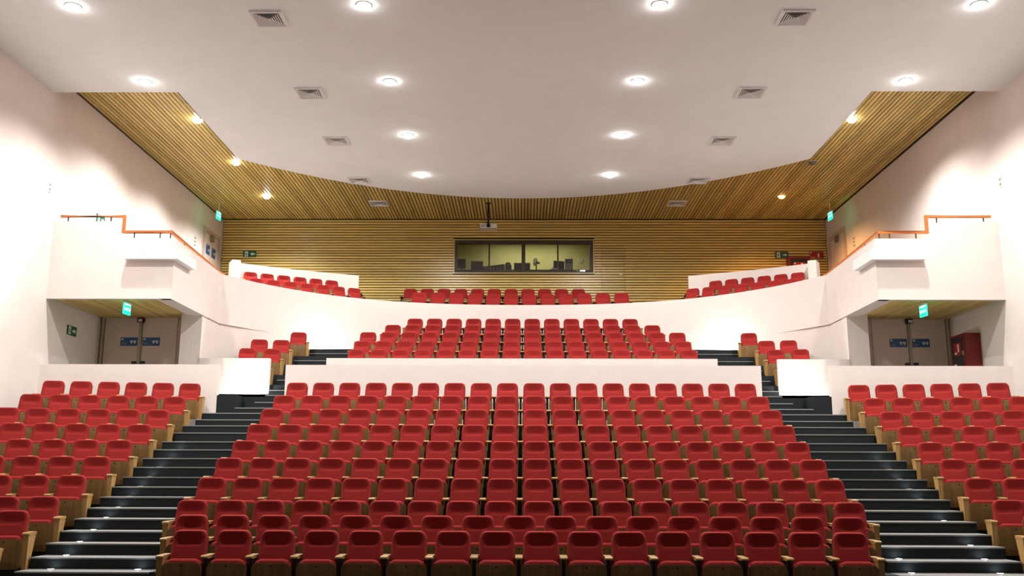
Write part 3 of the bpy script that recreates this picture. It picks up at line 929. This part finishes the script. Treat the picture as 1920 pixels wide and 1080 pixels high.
def way_sign(x, y, z, rz, flip, label):
    """Green plate with a white running-figure panel and an arrow."""
    t = thing('escape_sign', label, 'sign', (x, y, z), rz, 'green escape signs')
    MB().box(-.24, .24, -.012, 0, -.115, .115).build('plate', M['green'], t)
    MB().box(-.175, -.06, -.015, -.012, -.095, .095).build('white_panel', M['signwhite'], t)
    fg = MB().cyl((-.125, -.0165, .052), .014, .002, 1, 10, 0)
    fg.prism([(-.15, -.08), (-.135, -.08), (-.115, -.03), (-.09, -.06), (-.08, -.05), (-.105, .0), (-.10, .035), (-.13, .035), (-.155, .0), (-.145, -.008), (-.132, .012), (-.135, -.03)], -.017, -.015, 1)
    fg.build('running_figure', M['green'], t)
    p = [(.03, 0), (.10, -.06), (.10, -.022), (.19, -.022), (.19, .022), (.10, .022), (.10, .06)]
    if flip: p = [(.22 - a, b) for a, b in p][::-1]
    MB().prism(p, -.015, -.012, 1).build('arrow', M['signwhite'], t)
way_sign(-9.82, YB - .03, 9.48, 0, False, 'green running-man sign with arrow to the left on the slatted back wall')
way_sign(9.22, YB - .03, 9.46, 0, True, 'green running-man sign with arrow to the right on the slatted back wall')
way_sign(-XW, 22.7, 5.05, PI / 2, True, 'dark green escape sign on the wall inside the left entry')
way_sign(-XW, 23.7, 8.08, PI / 2, True, 'small green sign behind the rail on the upper left wall')
way_sign(XW, 23.9, 7.62, -PI / 2, False, 'small green sign behind the rail on the upper right wall')
# wall switches
for s, y, z in ((-1, 21.0, 8.12), (1, 21.06, 8.26)):
    t = thing('wall_socket', 'small double socket high on the %s wall above the balcony corner' % SIDE[s], 'socket', (s * XW, y, z), -s * PI / 2, 'wall sockets')
    MB().box(-.06, .06, -.012, 0, -.13, .13).build('plate', M['white'], t)
    for zz in (-.055, .055): MB().box(-.035, .035, -.016, -.012, zz - .03, zz + .03).build('outlet', M['grey'], t)

# ------------------------------------------------------------------ fire cabinets and the red plate
t = thing('fire_cabinet', 'dark red hose cabinet on the wall inside the right entry', 'cabinet', (XW - .2, 23.05, 4.12), -PI / 2, 'fire cabinets')
MB().box(-.36, .36, -.18, .195, 0, .92).build('body', M['red'], t)
dr = MB().box(-.34, .34, -.20, -.18, .02, .90).build('door', M['red'], t)
MB().box(-.29, .29, -.206, -.20, .07, .85).build('glass', M['dark'], dr)
MB().box(.26, .31, -.225, -.20, .40, .50).build('handle', M['post'], dr)
sg = MB().box(-.17, .17, -.212, -.206, .42, .72).build('red_label', M['signred'], t)
MB().box(.02, .09, -.214, -.212, .5, .68).build('white_mark', M['signwhite'], sg)
MB().box(-.15, -.02, -.214, -.212, .45, .50).build('print', M['signwhite'], sg)
MB().box(-.25, -.10, -.212, -.206, .06, .22).build('paper_tag', M['signwhite'], t)
t = thing('fire_cabinet', 'dark fire cabinet with red label on the slatted back wall', 'cabinet', (9.76, YB - .03, 8.72), 0, 'fire cabinets')
MB().box(-.40, .40, -.20, 0, 0, .62).build('body', M['red'], t)
dr = MB().box(-.38, .38, -.215, -.20, .02, .60).build('door', M['red'], t)
MB().box(-.31, .31, -.22, -.215, .07, .55).build('glass', M['dark'], dr)
sg = MB().box(-.20, .24, -.226, -.22, .21, .42).build('red_label', M['signred'], t)
MB().box(.06, .13, -.228, -.226, .24, .40).build('white_mark', M['signwhite'], sg)
MB().box(-.18, -.12, -.228, -.226, .36, .41).build('white_square', M['signwhite'], sg)
MB().box(-.18, -.06, -.228, -.226, .225, .245).build('print', M['signwhite'], sg)
t = thing('extinguisher_sign', 'red extinguisher sign high on the back wall by the right corner', 'sign', (10.46, YB - .03, 9.46), 0)
MB().box(-.24, .24, -.012, 0, -.115, .115).build('plate', M['signred'], t)
MB().prism([(.03, -.09), (.10, -.09), (.10, .02), (.08, .06), (.065, .09), (.05, .06), (.03, .02)], -.015, -.012, 1).build('extinguisher_mark', M['signwhite'], t)
MB().box(-.22, -.17, -.015, -.012, .055, .105).build('white_square', M['signwhite'], t)
MB().box(-.22, -.06, -.015, -.012, -.10, -.08).build('print', M['signwhite'], t)
# small plates beside the balcony doors
for s in (-1, 1):
    t = thing('wall_notice', 'small pale notice beside the upper %s door' % SIDE[s], 'sign', (s * XW, 30.7, 9.25), -s * PI / 2, 'door notices')
    MB().box(-.12, .12, -.01, 0, -.2, .2).build('plate', M['white'], t)
    for zz in (-.12, .0, .12): MB().box(-.08, .08, -.012, -.01, zz - .025, zz + .025).build('print', M['grey'], t)

# ------------------------------------------------------------------ projector
t = thing('projector', 'white projector hanging on a black pole before the booth window', 'projector', (-1.17, 31.4, 9.93))
b = MB()
b.prism([(-.27, -.075), (.27, -.075), (.28, -.06), (.28, .06), (.27, .075), (-.27, .075), (-.28, .06), (-.28, -.06)], -.2, .2, 1)
b.build('body', M['white'], t)
MB().cyl((.0, -.245, 0), .066, .05, 1, 24).build('lens_barrel', M['dark'], t)
MB().cyl((.0, -.25, 0), .048, .008, 1, 24).build('lens_glass', M['hole'], t)
g = MB()
for k in range(6): g.box(-.25 + k * .024, -.238 + k * .024, -.204, -.2, -.045, .045)
g.build('grille', M['grey'], t)
m = MB().prism([(-.10, .075), (.07, .075), (.02, .17), (-.05, .17)], -.07, .07, 1)
m.build('bracket', M['iron'], t)
MB().cyl((-.015, 0, .17), .035, ZS - 9.93 - .17, 2, 16).build('pole', M['iron'], t)
MB().cyl((-.015, 0, ZS - 9.93 - .02), .09, .02, 2, 20).build('ceiling_plate', M['iron'], t)

# ------------------------------------------------------------------ inside the booth
DZ_ = 9.02
t = thing('booth_desk', 'long desk behind the booth window glass', 'desk', (0, 34.4, 7.65))
MB().box(-3.2, 3.2, -.45, .45, DZ_ - 7.65 - .04, DZ_ - 7.65).build('tabletop', M['frame'], t)
for x in (-3.1, -1.0, 1.0, 3.1): MB().box(x - .03, x + .03, -.4, .4, 0, DZ_ - 7.69).build('leg', M['dark'], t)
t = thing('wall_speaker', 'small dark loudspeaker at the left end of the booth window', 'speaker', (-2.27, 34.62, DZ_))
MB().box(-.15, .14, -.12, .12, .20, .52).build('body', M['dark'], t)
MB().cyl((0, -.124, .36), .09, .006, 1, 20).build('cone', M['hole'], t)
MB().cyl((0, 0, .01), .02, .20, 2, 10).build('stand', M['dark'], t)
MB().cyl((0, 0, 0), .10, .014, 2, 16).build('base', M['dark'], t)
t = thing('computer_monitor', 'dark back of a computer monitor in the leftmost booth pane', 'monitor', (-1.70, 34.45, DZ_))
MB().box(-.22, .22, -.02, .03, .08, .42).build('screen', M['dark'], t)
MB().box(-.03, .03, -.03, -.0, .01, .2).build('stand', M['dark'], t)
MB().box(-.12, .12, -.09, .07, 0, .012).build('base', M['dark'], t)
t = thing('mixing_desk', 'sloping dark mixing desk behind the second booth pane', 'mixer', (-.98, 34.4, DZ_))
MB().prism([(-.30, 0), (.30, 0), (.30, .26), (-.50, .16), (-.50, 0)], -.22, .22, 1).build('body', M['dark'], t)
for k in range(6): MB().box(-.42 + k * .11, -.40 + k * .11, -.236, -.22, .05, .13).build('fader', M['grey'], t)
t = thing('equipment_case', 'black rounded equipment case at the end of the mixing desk', 'case', (-.55, 34.4, DZ_))
MB().prism([(-.11, 0), (.12, 0), (.12, .22), (.06, .33), (-.05, .34), (-.11, .28)], -.15, .15, 1).build('body', M['dark'], t)
MB().box(-.03, .04, -.165, -.15, .24, .29).build('latch', M['grey'], t)
t = thing('desktop_screen', 'pale framed screen behind the thick centre mullion', 'monitor', (-.02, 34.45, DZ_))
MB().box(-.32, .28, -.02, .03, .06, .36).build('bezel', M['grey'], t)
MB().box(-.29, .25, -.026, -.02, .09, .33).build('screen', M['dark'], t)
MB().box(-.12, .10, -.07, .09, 0, .06).build('stand', M['grey'], t)
t = thing('desk_fan', 'dark desk fan seen side on through the third booth pane', 'fan', (.48, 34.4, DZ_), math.radians(-62))
MB().cyl((0, 0, 0), .10, .02, 2, 20).build('base', M['dark'], t)
MB().cyl((0, 0, .02), .022, .27, 2, 12).build('stem', M['dark'], t)
MB().cyl((0, .0, .36), .055, .13, 1, 16, 0, .04).build('motor', M['dark'], t)
cg = MB()
for k in range(14):
    a = 2 * PI * k / 14
    cg.tube([(.03 * math.cos(a), -.09, .38 + .03 * math.sin(a)), (.15 * math.cos(a), -.07, .38 + .15 * math.sin(a)), (.16 * math.cos(a), -.03, .38 + .16 * math.sin(a)), (.05 * math.cos(a), .0, .38 + .05 * math.sin(a))], .004, .004)
cg.build('cage', M['dark'], t)
for k in range(3):
    a = 2 * PI * k / 3
    MB().prism([(.02 * math.cos(a), .38 + .02 * math.sin(a)), (.14 * math.cos(a - .5), .38 + .14 * math.sin(a - .5)), (.145 * math.cos(a + .4), .38 + .145 * math.sin(a + .4))], -.055, -.045, 1).build('blade', M['grey'], t)
t = thing('computer_monitor', 'dark monitor angled beside the computer tower in the booth', 'monitor', (1.31, 34.45, DZ_), math.radians(18))
MB().box(-.20, .20, -.02, .03, .06, .43).build('screen', M['dark'], t)
MB().box(-.10, .10, -.06, .08, 0, .06).build('stand', M['dark'], t)
t = thing('computer_tower', 'grey-green computer tower in the rightmost booth pane', 'computer', (1.67, 34.4, DZ_))
MB().box(-.14, .14, -.2, .2, 0, .46).build('case', M['grey'], t)
MB().box(-.12, .12, -.206, -.2, .30, .34).build('drive_slot', M['dark'], t)
MB().box(-.12, .12, -.206, -.2, .38, .42).build('drive_slot', M['dark'], t)
t = thing('console', 'low pale control console beside the angled booth monitor', 'console', (1.08, 34.2, DZ_))
MB().prism([(-.16, 0), (.22, 0), (.22, .14), (.05, .14)], -.1, .1, 1).build('body', M['dark'], t)
MB().box(-.08, .2, -.11, -.1, .05, .08).build('light_strip', M['white'], t)
t = thing('wall_clock', 'small round brownish clock on the pale booth wall', 'clock', (2.2, 36.4, 9.92))
MB().cyl((0, -.03, 0), .11, .03, 1, 24).build('rim', M['jamb'], t)
MB().cyl((0, -.034, 0), .07, .005, 1, 24).build('dial', M['booth'], t)
